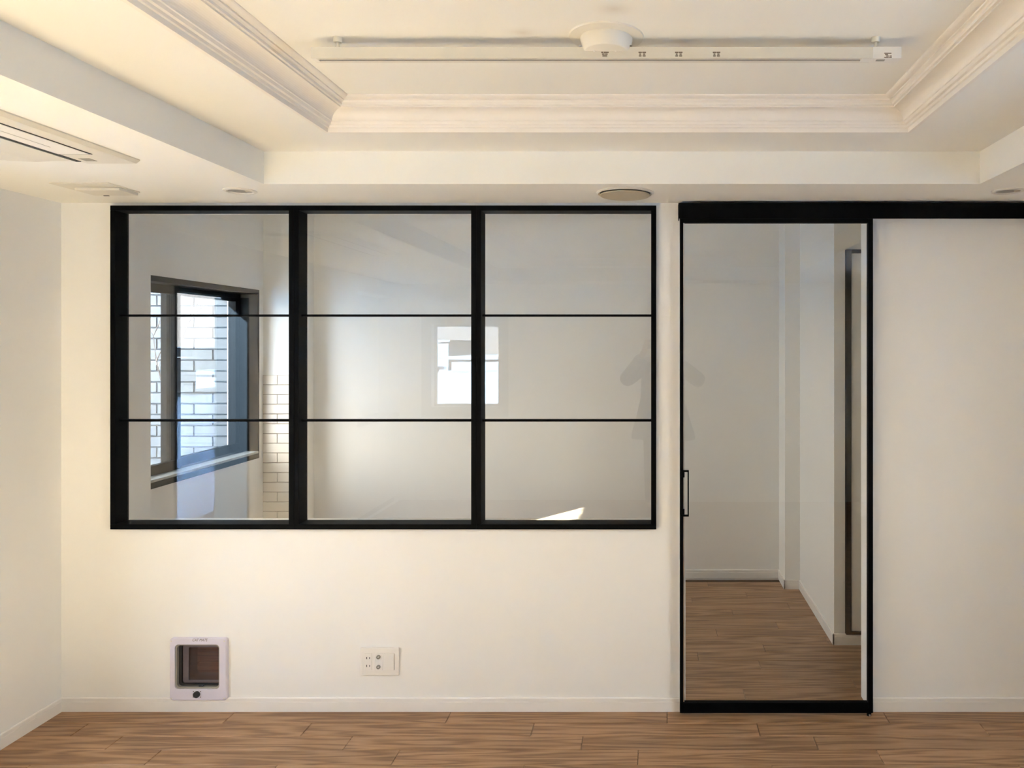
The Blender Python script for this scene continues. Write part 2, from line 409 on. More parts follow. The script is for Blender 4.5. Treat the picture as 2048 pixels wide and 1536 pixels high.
# ------------------------------------------------------------------ baseboards
def baseboard(name, p0, p1, nx, ny, label, h=.058, t=.008):
    """board along p0-p1, room side in direction nx, ny, with a groove under its top edge"""
    prof = [(0, 0), (t, 0), (t, h * .70), (t - .002, h * .715), (t - .002, h * .745), (t, h * .76), (t, h - .003), (t - .003, h), (0, h)]
    bm = bmesh.new()
    A = [bm.verts.new((p0[0] + nx * a, p0[1] + ny * a, z)) for a, z in prof]
    Bv = [bm.verts.new((p1[0] + nx * a, p1[1] + ny * a, z)) for a, z in prof]
    for k in range(len(prof)):
        j = (k + 1) % len(prof); bm.faces.new((A[k], A[j], Bv[j], Bv[k]))
    bm.faces.new(A); bm.faces.new(Bv)
    return struct(obj(name, bm, 'trim'), label, 'baseboard')
baseboard('baseboard_partition', (XL, YF), (DX0 - .012, YF), 0, -1, 'white baseboard under the glazed partition window')
baseboard('baseboard_partition_right', (DX1 + .012, YF), (XR, YF), 0, -1, 'white baseboard to the right of the sliding door')
baseboard('baseboard_left', (XL, W2[1]), (XL, YF - .008), 1, 0, 'white baseboard along the left wall')
baseboard('baseboard_left_rear', (XL, 0.0), (XL, W2[0]), 1, 0, 'white baseboard between the cabinet recess and the balcony door window')
baseboard('baseboard_right', (XR, YB), (XR, YF), -1, 0, 'white baseboard along the right wall')
baseboard('baseboard_rear', (XL, YB), (XR, YB), 0, 1, 'white baseboard behind the photographer')
baseboard('baseboard_inner_back', (-2.2, YI), (.852, YI), 0, -1, 'white baseboard along the far wall of the inner room')
baseboard('baseboard_inner_step', (.852, YI - .008), (.852, 4.802), -1, 0, 'short return of white baseboard at the inner wall step')
baseboard('baseboard_inner_column', (.844, 4.81), (.939, 4.81), 0, -1, 'white baseboard on the narrow step of the inner wall')
baseboard('baseboard_inner_right', (.947, 4.802), (.947, 3.912), -1, 0, 'white baseboard along the bright inner side wall')
baseboard('baseboard_inner_front', (.939, 3.92), (XR, 3.92), 0, -1, 'white baseboard below the tall black-framed panel')

# ------------------------------------------------------------------ window_1: black grid glazing in the partition
w1 = sroot('window_1', ((FX0 + FX1) / 2, YF, FZ0), 'wide black-framed interior window of three bays with thin crossbars', 'window')
YA, YG = 3.19, 3.2285
fw = .0215
M1, M2 = (-1.5134, -1.4715), (-.7494, -.7075)
B('frame_rail', (FX0, FX1, YA, 3.275, FZ1 - fw, FZ1), 'black', w1, .0012, 1)
B('frame_rail', (FX0, FX1, YA, 3.275, FZ0, FZ0 + fw), 'black', w1, .0012, 1)
B('frame_stile', (FX0, FX0 + fw, YA, 3.275, FZ0 + fw, FZ1 - fw), 'black', w1, .0012, 1)
B('frame_stile', (FX1 - fw, FX1, YA, 3.275, FZ0 + fw, FZ1 - fw), 'black', w1, .0012, 1)
for a, b in (M1, M2):
    mo = B('mullion', (a, b, YA + .001, 3.274, FZ0 + fw - .004, FZ1 - fw + .004), 'black', w1, .0012, 1)
    B('joint_strip', ((a + b) / 2 - .0015, (a + b) / 2 + .0015, YA - .0015, YA + .002, FZ0 + .001, FZ1 - .001), 'black', mo)
bays = [(FX0 + fw, M1[0]), (M1[1], M2[0]), (M2[1], FX1 - fw)]
zb = [FZ0 + fw, 1.2227, 1.6664, FZ1 - fw]; mt = .0046
for a, b in bays:
    for z in zb[1:3]: B('crossbar', (a - .002, b + .002, YG - .012, YG + .014, z - mt, z + mt), 'black', w1, .0008, 1)
    for k in range(3):
        z0, z1 = zb[k], zb[k + 1]
        B('pane', (a - .003, b + .003, YG, YG + .005, z0 - .002, z1 + .002), 'glass', w1)

# ------------------------------------------------------------------ door_1: sliding glass door on a wall rail
SX0, SX1 = .1245, .9275; SZ0, SZ1 = .011, 2.075; SA, SB = 3.168, 3.193
d1 = sroot('door_1', ((SX0 + SX1) / 2, SB, 0), 'slim black-framed sliding glass door hanging in front of the doorway', 'door')
B('stile', (SX0, SX0 + .014, SA, SB, SZ0, SZ1), 'black', d1, .001, 1)
B('stile', (SX1 - .020, SX1, SA, SB, SZ0, SZ1), 'black', d1, .001, 1)
B('top_rail', (SX0 + .014, SX1 - .020, SA, SB, 2.05, SZ1), 'black', d1, .001, 1)
B('bottom_rail', (SX0 + .014, SX1 - .020, SA, SB, SZ0, .054), 'black', d1, .001, 1)
B('glass_pane', (SX0 + .011, SX1 - .017, 3.178, 3.184, .050, 2.055), 'glass', d1)
B('glass_bead', (SX0 + .014, SX0 + .019, 3.176, 3.186, .054, 2.05), 'steel', d1, label='pale sealing strip along the left edge of the glass')
hz0, hz1 = H - (1032 - 688) * SA / F, H - (940 - 688) * SA / F
hx = (1377.5 - 1300) * SA / F
h = B('handle', (hx - .005, hx, SA - .012, SA - .002, hz0, hz1), 'black', d1, .0008, 1)
for z in (hz0, hz1 - .007): B('handle_arm', (SX0 + .002, hx, SA - .012, SA - .002, z, z + .007), 'black', h, .0008, 1)
for z in (hz0 + .008, hz1 - .030): B('handle_mount', (SX0 + .006, SX0 + .019, SA - .008, SA + .002, z, z + .022), 'black', h, .0008, 1)
bm = bmesh.new(); lathe(bm, [(0.0001, 0), (.009, 0), (.009, .012), (.006, .016), (.006, .03), (.0001, .03)], SX1 - .016, SA + .004, 0.0, 16)
gd = obj('floor_guide', bm, 'black', d1)
bm = bmesh.new(); lathe(bm, [(.0001, 0), (.004, .0), (.004, .003), (.0001, .003)], SX1 - .016, SA - .008, .006, 12, 'y'); obj('guide_screw', bm, 'steel', gd)
rl = thing('sliding_rail', (1.0, YF, 2.07), 'long black sliding door rail fixed along the wall top', 'door rail')
RA = 3.150
rz1, rz0 = H + (688 - 405.5) * RA / F, H + (688 - 437) * RA / F
B('rail_cover', (.121, 1.78, RA, RA + .006, rz0, rz1), 'black', rl, .0015, 1)
B('rail_channel', (.121, 1.78, RA + .006, YF, rz1 - .012, rz1 - .001), 'black', rl)
B('end_cap', (.118, .121, RA, YF, rz0, rz1), 'black', rl); B('end_cap', (1.78, 1.783, RA, YF, rz0, rz1), 'black', rl)

# ------------------------------------------------------------------ cat flap
a, b = at(343.5, 1274, YF), at(457.5, 1398, YF)
cx0, cx1, cz0, cz1 = a.x, b.x, b.z, a.z
cf = thing('cat_flap', ((cx0 + cx1) / 2, YF, cz0), 'lilac-white plastic cat flap with smoky see-through door, low in the wall', 'cat flap')
ox0, ox1, oz0, oz1 = CF[0].x, CF[1].x, CF[1].z, CF[0].z
def rrect(x0, x1, z0, z1, r, n=5):
    p = []
    for cx, cz, a0 in ((x1 - r, z1 - r, 0), (x0 + r, z1 - r, 90), (x0 + r, z0 + r, 180), (x1 - r, z0 + r, 270)):
        for k in range(n + 1):
            t = math.radians(a0 + 90 * k / n); p.append((cx + r * math.cos(t), cz + r * math.sin(t)))
    return p
def rframe(bm, outer, inner, ya, yb, chamf=.0):
    """flat ring between two equal-length outlines, from y = ya (front) to yb"""
    n = len(outer)
    oc = outer
    if chamf:
        mx = sum(p[0] for p in outer) / n; mz = sum(p[1] for p in outer) / n
        oc = [(x - math.copysign(chamf, x - mx), z - math.copysign(chamf, z - mz)) for x, z in outer]
    L = [[bm.verts.new((x, yb, z)) for x, z in outer], [bm.verts.new((x, ya + chamf, z)) for x, z in outer],
         [bm.verts.new((x, ya, z)) for x, z in oc], [bm.verts.new((x, ya, z)) for x, z in inner], [bm.verts.new((x, yb, z)) for x, z in inner]]
    for p, q in zip(L, L[1:] + L[:1]):
        for k in range(n): bm.faces.new((p[k], p[(k + 1) % n], q[(k + 1) % n], q[k]))
bm = bmesh.new(); rframe(bm, rrect(cx0, cx1, cz0, cz1, .012), rrect(ox0, ox1, oz0, oz1, .016), YF - .016, YF, .004)
fr = obj('flap_frame', bm, 'lilac', cf)
bm = bmesh.new(); rframe(bm, rrect(ox0, ox1, oz0, oz1, .016), rrect(ox0 + .006, ox1 - .006, oz0 + .006, oz1 - .006, .014), YF - .010, YP)
obj('tunnel', bm, 'grey', cf)
bm = bmesh.new(); rframe(bm, rrect(ox0 + .006, ox1 - .006, oz0 + .006, oz1 - .006, .014), rrect(ox0 + .017, ox1 - .010, oz0 + .014, oz1 - .010, .012), YF + .004, YF + .012)
obj('door_seal', bm, 'dark', cf)
fl = B('flap', (ox0 + .014, ox1 - .008, YF + .014, YF + .017, oz0 + .010, oz1 - .006), 'flapglass', cf, label='smoky transparent swinging door')
bm = bmesh.new(); rframe(bm, rrect(ox0 + .019, ox1 - .012, oz0 + .016, oz1 - .010, .010), rrect(ox0 + .043, ox1 - .014, oz0 + .026, oz1 - .022, .004), YF + .010, YF + .014)
obj('flap_border', bm, 'flapedge', fl)
kp = at(398.5, 1385, YF)
bm = bmesh.new(); lathe(bm, [(.0001, -.026), (.011, -.026), (.0135, -.023), (.0135, -.014), (.0001, -.014)], kp.x, YF, kp.z, 24, 'y'); kn = obj('lock_knob', bm, 'dark', cf, smooth=True)
for ang in (45, 135, 225, 315):
    t = math.radians(ang); bm = bmesh.new()
    lathe(bm, [(.0001, -.0168), (.0022, -.0168), (.0022, -.0155), (.0001, -.0155)], kp.x + .021 * math.cos(t), YF, kp.z + .017 * math.sin(t), 10, 'y'); obj('lock_mark', bm, 'ink', fr)
for x, z in ((cx0 + .008, cz1 - .012), (cx1 - .010, cz1 - .012), (cx0 + .009, cz0 + .010), (cx1 - .010, cz0 + .010)):
    bm = bmesh.new(); lathe(bm, [(.0001, -.0175), (.0028, -.0175), (.0028, -.0150), (.0001, -.0150)], x, YF, z, 12, 'y'); obj('screw_cap', bm, 'plastic2', fr)
bp = at(403, 1377, YF); B('magnet_catch', (bp.x - .009, bp.x + .009, YF - .006, YF + .006, oz0 + .001, oz0 + .010), 'dark', fr, .001, 1)
tp = at(399, 1280.5, YF - .017)
text('lettering', 'CAT MATE', .0165, (tp.x, YF - .0163, tp.z), FRONT, 'ink', fr, .0003, .35, .80)

# ------------------------------------------------------------------ wall outlet
a, b = at(722, 1293.5, YF), at(799.5, 1350, YF)
ou = thing('wall_outlet', ((a.x + b.x) / 2, YF, b.z), 'white triple plate with two sockets, two aerial jacks and a blank', 'wall outlet')
pl = B('cover_plate', (a.x, b.x, YF - .008, YF, b.z, a.z), 'plastic', ou, .004, 3)
ucx = [a.x + (b.x - a.x) * t for t in (.205, .475, .735)]; zc = (a.z + b.z) / 2
mods = []
for k, cx in enumerate(ucx):
    w = (.0155, .0165, .0215)[k]; cx2 = cx
    mods.append(B(('socket_module', 'aerial_module', 'blank_module')[k], (cx2 - w, cx2 + w, YF - .0098, YF - .007, zc - .036, zc + .036), 'plastic', ou, .0012, 2))
for z in (zc + .016, zc - .017):
    for x, hh in ((ucx[0] - .0055, .0045), (ucx[0] + .0065, .0040)): B('slot', (x - .0013, x + .0013, YF - .0102, YF - .009, z - hh, z + hh), 'dark', mods[0])
for z in (zc + .021, zc - .021):
    bm = bmesh.new(); lathe(bm, [(.0085, -.0098), (.0085, -.0145), (.0052, -.0165), (.0052, -.0120), (.0001, -.0120)], ucx[1], YF, z, 20, 'y'); jk = obj('aerial_jack', bm, 'grey', mods[1], smooth=True)
    bm = bmesh.new(); lathe(bm, [(.0001, -.0165), (.0026, -.0165), (.0026, -.012), (.0001, -.012)], ucx[1], YF, z, 12, 'y'); obj('jack_core', bm, 'plastic', jk.parent)
B('groove', (ucx[2] + .0235, ucx[2] + .0245, YF - .0085, YF - .0078, zc - .034, zc + .034), 'grey', pl)

# ------------------------------------------------------------------ lighting track
tr = thing('lighting_track', (-.114, 1.995, Z2), 'long white ceiling track with round feed canopy, no lamps fitted', 'lighting track')
TYA, TYB = 1.978, 2.012
tz0, tz1 = H + .7425, H + .771
bm = bmesh.new()
pr = [(TYA, tz0), (TYA + .0125, tz0), (TYA + .0125, tz0 + .012), (TYB - .0125, tz0 + .012), (TYB - .0125, tz0), (TYB, tz0), (TYB, tz1), (TYA, tz1)]
tx0, tx1 = (622 - 1300) * TYA / F, (1746 - 1300) * TYA / F
A_ = [bm.verts.new((tx0, y, z)) for y, z in pr]; B_ = [bm.verts.new((tx1, y, z)) for y, z in pr]
for k in range(8): bm.faces.new((A_[k], A_[(k + 1) % 8], B_[(k + 1) % 8], B_[k]))
bm.faces.new(A_); bm.faces.new(B_)
bar = obj('track_bar', bm, 'plastic2', tr)
B('contact_slot', (tx0 + .014, tx1 - .028, TYA + .0126, TYB - .0126, tz0 + .002, tz0 + .0119), 'dark', bar, label='black slot along the underside')
B('end_plate', (tx0 - .001, tx0 + .013, TYA + .003, TYB - .003, tz0 - .0004, tz0 + .011), 'plastic', bar, .0008, 1)
B('end_plate', (tx1 - .028, tx1 + .001, TYA + .003, TYB - .003, tz0 - .0004, tz0 + .011), 'plastic', bar, .0008, 1)
fx1 = (1803 - 1300) * TYA / F
fb = B('feed_box', (tx1 - .001, fx1, TYA - .0015, TYB + .0015, tz0 - .001, tz1 + .0005), 'plastic', tr, .0015, 2)
for px in (675.5, 1751.5):
    x = (px - 1300) * 1.995 / F; bm = bmesh.new()
    lathe(bm, [(.0001, Z2), (.0115, Z2), (.0115, Z2 - .011), (.0095, Z2 - .0135), (.0046, Z2 - .0135), (.0046, tz1 - .001), (.0001, tz1 - .001)], x, 1.995, 0, 20)
    obj('hanger', bm, 'plastic2', tr, smooth=True)
ccx = (1213 - 1300) * 1.995 / F
bm = bmesh.new(); lathe(bm, [(.0001, Z2), (.098, Z2), (.096, Z2 - .0035), (.070, Z2 - .006), (.0001, Z2 - .006)], ccx, 1.99, 0, 56); can = obj('canopy_plate', bm, 'canopy', tr, smooth=True)
bm = bmesh.new(); lathe(bm, [(.0001, Z2 - .004), (.068, Z2 - .004), (.068, Z2 - .010), (.059, Z2 - .040), (.056, Z2 - .042), (.0001, Z2 - .042)], ccx, 1.99, 0, 56); cup = obj('canopy_cup', bm, 'canopy', tr, smooth=True)
for px in (1188, 1231):
    x = (px - 1300) * TYA / F; B('clip_leg', (x - .0025, x + .0025, TYA - .004, TYA + .002, tz1 - .012, Z2 - .034), 'plastic', cup, .0006, 1)
for px in (1160.5, 1262):
    x = (px - 1300) * TYA / F; B('clip_screw', (x - .0032, x + .0032, TYA - .002, TYA + .003, tz1 + .0005, tz1 + .0045), 'grey', cup, .0006, 1)
def print_block(px, pw, lines, par, y, z0, z1):
    bm = bmesh.new(); x0, x1 = (px - pw / 2 - 1300) * y / F, (px + pw / 2 - 1300) * y / F
    hh = (z1 - z0) / len(lines)
    for i, segs in enumerate(lines):
        za = z1 - hh * (i + 1) + hh * .25; zc2 = z1 - hh * i
        for s0, s1 in segs: box(bm, x0 + (x1 - x0) * s0, x0 + (x1 - x0) * s1, y - .0004, y + .0003, za, zc2)
    obj('rating_print', bm, 'ink', par)
L0 = [[(0, .3), (.35, 1)], [(.1, .45), (.5, .85)], [(.15, .8)]]
L1 = [[(0, .45), (.5, 1)], [(.1, .35), (.6, .9)], [(.05, .4), (.55, .95)]]
for px, L in ((1210, L0), (1284.5, L1), (1357.5, L1), (1433, L1)):
    print_block(px, 15, L, bar, TYA, H + (688 - 114) * TYA / F, H + (688 - 103.5) * TYA / F)
print_block(1776, 15, [[(0, .95)], [(.1, .5)], [(.25, .6), (.7, 1)], [(0, .6), (.65, 1)]], fb, TYA - .0015, H + (688 - 117) * TYA / F, H + (688 - 106) * TYA / F)
B('release_catch', ((1755 - 1300) * TYA / F, (1772 - 1300) * TYA / F, TYA + .008, TYA + .018, tz0 - .002, tz0 - .0005), 'grey', fb)

# ------------------------------------------------------------------ ceiling air conditioner
ac = thing('ceiling_air_conditioner', (-1.866, 1.95, ZS), 'flat cream ceiling cassette air conditioner with black slots, over the left side', 'air conditioner')
AX0, AX1, AY0, AY1 = -2.09, -1.643, 1.40, 2.455
bm = bmesh.new()
pr = [(AX1, ZS), (AX1, ZS - .004), (AX1 - .012, ZS - .013), (-1.812, ZS - .013), (-1.812, ZS), ]
pr2 = [(-1.812, ZS), (-1.824, ZS), (-1.824, ZS - .016), (-1.93, ZS - .022), (-2.02, ZS - .018), (AX0, ZS - .004), (AX0, ZS)]
def slab(bm, pr, y0, y1):
    A = [bm.verts.new((x, y0, z)) for x, z in pr]; Bq = [bm.verts.new((x, y1, z)) for x, z in pr]
    for k in range(len(pr)):
        j = (k + 1) % len(pr); bm.faces.new((A[k], A[j], Bq[j], Bq[k]))
    bm.faces.new(A); bm.faces.new(Bq)
slab(bm, pr, AY0, AY1); pan = obj('panel', bm, 'plastic2', ac)
bm = bmesh.new(); slab(bm, pr2[1:], AY0 + .06, AY1 - .06); obj('louvre_flap', bm, 'plastic2', ac)
bm = bmesh.new(); slab(bm, [(-1.824, ZS), (-1.824, ZS - .006), (AX0, ZS - .002), (AX0, ZS)], AY0, AY1); obj('outlet_surround', bm, 'plastic2', ac)
B('air_slot', (-1.826, -1.810, AY0 + .05, AY1 - .03, ZS - .0145, ZS - .003), 'dark', pan, label='long black outlet slot')
gr = B('intake_grille', (-1.806, -1.712, AY0 + .10, 2.325, ZS - .0155, ZS - .012), 'plastic', ac, .0012, 1)
B('grille_gap', (-1.711, -1.706, AY0 + .10, 2.33, ZS - .0146, ZS - .012), 'dark', gr)
B('grille_gap', (-1.806, -1.706, 2.326, 2.331, ZS - .0146, ZS - .012), 'grey', gr)
B('grille_seam', (-1.764, -1.762, AY0 + .14, 2.24, ZS - .0158, ZS - .015), 'grey', gr)
B('signal_window', (-1.79, -1.755, 2.385, 2.42, ZS - .0138, ZS - .012), 'grey', pan, .0005, 1)

# ------------------------------------------------------------------ small ceiling fittings
def downlight(x, y, label):
    t = thing('downlight', (x, y, ZS), label, 'downlight', 'recessed downlights in the soffit')
    bm = bmesh.new(); lathe(bm, [(.060, ZS), (.060, ZS - .003), (.056, ZS - .006), (.048, ZS - .006), (.044, ZS - .001), (.044, ZS)], x, y, 0, 40); obj('trim_ring', bm, 'plastic2', t, smooth=True)
    bm = bmesh.new(); lathe(bm, [(.0001, ZS - .0008), (.044, ZS - .0008), (.044, ZS - .0002), (.0001, ZS - .0002)], x, y, 0, 40); obj('reflector', bm, 'grey', t)
    bm = bmesh.new(); lathe(bm, [(.0001, ZS - .006), (.010, ZS - .0055), (.013, ZS - .001), (.0001, ZS - .001)], x + .034, y - .004, 0, 16); obj('sensor_eye', bm, 'louvre', t, smooth=True)
downlight(-1.587, 2.95, 'small round downlight in the soffit above the left window bay')
downlight(1.386, 2.95, 'small round downlight in the soffit above the sliding rail')
sp = thing('ceiling_diffuser', (-.098, 2.99, ZS), 'round beige ceiling air diffuser above the right window bay', 'ceiling diffuser')
bm = bmesh.new(); lathe(bm, [(.113, ZS), (.113, ZS - .003), (.106, ZS - .007), (.098, ZS - .004), (.098, ZS)], -.098, 2.99, 0, 56); obj('outer_ring', bm, 'plastic2', sp, smooth=True)
bm = bmesh.new(); lathe(bm, [(.0001, ZS - .008), (.096, ZS - .008), (.099, ZS - .011), (.096, ZS - .014), (.0001, ZS - .016)], -.098, 2.99, 0, 56); obj('disc', bm, 'louvre', sp, smooth=True)
bm = bmesh.new(); lathe(bm, [(.03, ZS), (.03, ZS - .009)], -.098, 2.99, 0, 24); obj('neck', bm, 'grey', sp, smooth=True)
vt = thing('ceiling_vent', (-2.10, 2.92, ZS), 'small square ceiling vent plate near the left corner', 'ceiling vent')
B('vent_frame', (-2.21, -1.99, 2.80, 2.975, ZS - .004, ZS), 'plastic2', vt, .001, 1)
vp = B('vent_plate', (-2.165, -1.995, 2.865, 2.97, ZS - .016, ZS - .005), 'plastic2', vt, .001, 1)
B('vent_neck', (-2.13, -2.03, 2.885, 2.95, ZS - .006, ZS - .003), 'grey', vt)
B('vent_notch', (-2.128, -2.108, 2.966, 2.972, ZS - .0175, ZS - .0155), 'dark', vp)

# ------------------------------------------------------------------ inner room: tiled column, mirror, window
tc_ = struct(B('column_inner', (XL, -2.22, 4.888, YI, 0, ZTOP), 'wall'), 'corner column of the inner room, ivory tiled below and plain above', 'column')
ti = B('grout_bed', (XL, -2.222, 4.883, 4.888, 0, 1.347), 'imortar', tc_)
tw, thh, pitch = .232, .0572, .0624
zz = 1.345; row = 0; cache = {}
while zz - pitch > -.02:
    z0 = max(zz - thh, 0.001); cuts = [XL + .002, -2.385, -2.2215] if row % 2 == 0 else [XL + .002, -2.2215]
    for xa, xb in zip(cuts, cuts[1:]):
        w = round(xb - xa - .004, 4); k = (w, round(zz - z0, 4))
        if k not in cache:
            q = bmesh.new(); box(q, -w / 2, w / 2, -.004, .004, -k[1] / 2, k[1] / 2, .0012, 1); bmesh.ops.recalc_face_normals(q, faces=q.faces)
            me = bpy.data.meshes.new('tile'); q.to_mesh(me); q.free(); me.materials.append(M['ibrick']); cache[k] = me
        place('tile', cache[k], ti, ((xa + xb) / 2, 4.879, (zz + z0) / 2))
    zz -= pitch; row += 1
mi = thing('framed_panel', (1.35, 3.92, .06), 'tall black-framed pale panel in the inner room, seen through the sliding door', 'wall panel')
mx0, mx1, mz0, mz1 = 1.003, 1.70, .059, 2.03
B('panel_face', (mx0 + .02, mx1 - .02, 3.908, 3.916, mz0 + .01, mz1 - .015), 'panel', mi)
B('frame_side', (mx0, mx0 + .027, 3.895, 3.92, mz0, mz1), 'black', mi, .001, 1); B('frame_side', (mx1 - .027, mx1, 3.895, 3.92, mz0, mz1), 'black', mi, .001, 1)
B('frame_top', (mx0 + .027, mx1 - .027, 3.895, 3.92, mz1 - .02, mz1), 'black', mi, .001, 1); B('frame_bottom', (mx0 + .027, mx1 - .027, 3.895, 3.92, mz0, mz0 + .016), 'black', mi, .001, 1)

def side_window(name, y0, y1, z0, z1, label, deep, sash_mat='black', sill=True):
    """sliding window in the left wall, two sashes on two tracks"""
    w = sroot(name, (XL - .1, (y0 + y1) / 2, z0), label, 'window')
    xo = XL - .185
    B('lining_top', (xo, XL + .004, y0, y1, z1 - .028, z1), sash_mat, w, .001, 1)
    B('lining_side', (xo, XL + .004, y0, y0 + .018, z0, z1 - .028), sash_mat, w, .001, 1)
    B('lining_side', (xo, XL + .004, y1 - .018, y1, z0, z1 - .028), sash_mat, w, .001, 1)
    b_ = B('lining_bottom', (xo, XL + .010, y0 + .018, y1 - .018, z0, z0 + .030), sash_mat, w, .001, 1)
    if sill: B('stone_sill', (XL - .07, XL + .008, y0 + .018, y1 - .018, z0 + .030, z0 + .044), 'stone', w, .001, 1, label='grey stone sill')
    ym = y0 + (y1 - y0) * deep; zb_, zt_ = z0 + .044, z1 - .03
    for (ya, yb, x0) in ((y0 + .018, ym + .03, XL - .105), (ym - .03, y1 - .018, XL - .145)):
        x1 = x0 + .032
        s = B('sash_rail', (x0, x1, ya, yb, zb_, zb_ + .05), sash_mat, w, .001, 1)
        B('sash_rail', (x0, x1, ya, yb, zt_ - .045, zt_), sash_mat, w, .001, 1)
        B('sash_stile', (x0, x1, ya, ya + .042, zb_ + .05, zt_ - .045), sash_mat, w, .001, 1)
        B('sash_stile', (x0, x1, yb - .042, yb, zb_ + .05, zt_ - .045), sash_mat, w, .001, 1)
        B('sash_pane', (x0 + .013, x0 + .018, ya + .040, yb - .040, zb_ + .048, zt_ - .043), 'bronze', w)
    return w
side_window('window_4', *W4, 'black sliding window of the inner room looking onto pale brick', .42)
def tall_window(name, wdim, label):
    w = sroot(name, (XL - .1, (wdim[0] + wdim[1]) / 2, 0), label, 'window')
    y0_, y1_, z1_ = wdim[0], wdim[1], wdim[3]
    B('frame_head', (XL - .15, XL - .05, y0_, y1_, z1_ - .03, z1_), 'black', w, .001, 1); B('frame_threshold', (XL - .2, XL, y0_, y1_, -.02, .012), 'black', w, .001, 1)
    for a_, b_ in ((y0_, y0_ + .025), (y1_ - .025, y1_)): B('frame_jamb', (XL - .2, XL + .002, a_, b_, .012, z1_ - .03), 'black', w, .001, 1)
    B('bottom_rail', (XL - .12, XL - .09, y0_ + .03, y1_ - .03, .012, .20), 'black', w, .001, 1)  # rail made tall to block floor sun near the partition
    B('tall_pane', (XL - .108, XL - .102, y0_ + .025, y1_ - .025, .195, z1_ - .025), 'tinted', w)
tall_window('window_2', W2, 'tall balcony door window in the left wall, mirrored in the left window bay')
w3 = sroot('window_3', (-1.835, YB - .05, W3[2]), 'small white-lit window in the rear wall, mirrored in the partition glass', 'window')
cw = .095
B('casing_side', (W3[0] - cw, W3[0], YB, YB + .012, W3[2] - cw, W3[3] + cw), 'casing', w3); B('casing_side', (W3[1], W3[1] + cw, YB, YB + .012, W3[2] - cw, W3[3] + cw), 'casing', w3)
B('casing_top', (W3[0], W3[1], YB, YB + .012, W3[3], W3[3] + cw), 'casing', w3); B('casing_bottom', (W3[0], W3[1], YB, YB + .012, W3[2] - cw, W3[2]), 'casing', w3)
for x0, x1 in ((W3[0], W3[0] + .025), (W3[1] - .025, W3[1])): B('sash_stile', (x0, x1, YB - .14, YB - .10, W3[2], W3[3]), 'casing', w3)
for z0, z1 in ((W3[2], W3[2] + .025), (W3[3] - .025, W3[3])): B('sash_rail', (W3[0] + .025, W3[1] - .025, YB - .14, YB - .10, z0, z1), 'casing', w3)
B('sash_pane', (W3[0] + .02, W3[1] - .02, YB - .122, YB - .117, W3[2] + .02, W3[3] - .02), 'tinted_dark', w3)

fill_w5 = sroot('fill_window', (XR + .1, 1.05, FILL_W5[2]), 'black-framed window added as fill light in the right wall, outside the picture', 'window')  # unseen window, added to fill the right side with light
for z0, z1 in ((FILL_W5[2], FILL_W5[2] + .04), (FILL_W5[3] - .04, FILL_W5[3])): B('frame_rail', (XR + .05, XR + .13, FILL_W5[0], FILL_W5[1], z0, z1), 'black', fill_w5, .001, 1)
for a_, b_ in ((FILL_W5[0], FILL_W5[0] + .04), (1.03, 1.07), (FILL_W5[1] - .04, FILL_W5[1])): B('frame_stile', (XR + .05, XR + .13, a_, b_, FILL_W5[2] + .04, FILL_W5[3] - .04), 'black', fill_w5, .001, 1)
for a_, b_ in ((FILL_W5[0] + .035, 1.035), (1.065, FILL_W5[1] - .035)): B('pane', (XR + .088, XR + .094, a_, b_, FILL_W5[2] + .035, FILL_W5[3] - .035), 'glass', fill_w5)

# ------------------------------------------------------------------ built-in cabinet in the niche (mirrored in the glass)
cb = thing('low_cabinet', (XL - .1, -.525, 0), 'low white cabinet with flush doors in the rear left recess', 'cabinet')
B('carcass', (XL - .198, XL - .02, -1.048, -.002, .06, .84), 'cabinet', cb)
B('plinth', (XL - .19, XL - .04, -1.048, -.002, 0, .06), 'grey', cb)
B('counter', (XL - .198, XL + .012, -1.048, -.002, .84, .872), 'casing', cb, .002, 1)
for y0, y1 in ((-1.046, -.695), (-.690, -.312), (-.307, -.004)): B('cabinet_door', (XL - .02, XL - .001, y0, y1, .065, .835), 'cabinet', cb, .001, 1)

# ------------------------------------------------------------------ outside
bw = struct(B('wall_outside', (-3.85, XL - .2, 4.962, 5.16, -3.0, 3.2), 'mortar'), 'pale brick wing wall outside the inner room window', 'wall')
BP, BH, JX, JZ = .242, .0622, .0085, .0706
zbase = 1.088; bcache = {}
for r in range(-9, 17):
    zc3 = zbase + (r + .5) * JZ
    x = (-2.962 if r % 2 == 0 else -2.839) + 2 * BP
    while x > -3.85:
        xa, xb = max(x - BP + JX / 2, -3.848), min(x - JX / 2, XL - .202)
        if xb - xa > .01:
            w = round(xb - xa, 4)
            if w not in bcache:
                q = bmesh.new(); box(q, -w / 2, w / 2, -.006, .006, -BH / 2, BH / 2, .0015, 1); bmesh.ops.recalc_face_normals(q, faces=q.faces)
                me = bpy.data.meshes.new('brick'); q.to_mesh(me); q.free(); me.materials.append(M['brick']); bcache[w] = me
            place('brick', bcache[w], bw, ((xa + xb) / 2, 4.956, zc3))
        x -= BP
bal = struct(B('balcony_floor', (-4.3, XL - .2, -1.3, 4.95, -.22, -.04), 'balc'), 'sunlit pale balcony floor outside the left wall', 'floor')
struct(B('wall_parapet', (-4.3, -4.15, -1.3, 4.95, -.04, 1.08), 'parapet'), 'blue grey balcony parapet outside the left wall', 'wall')
struct(B('trim_2', (-4.33, -4.12, -1.3, 4.95, 1.08, 1.12), 'black'), 'dark metal coping on the balcony parapet', 'coping')
ground = struct(B('ground', (-400, 400, -400, 400, -12.5, -12), 'conc'), 'grey city ground far below the windows', 'ground')
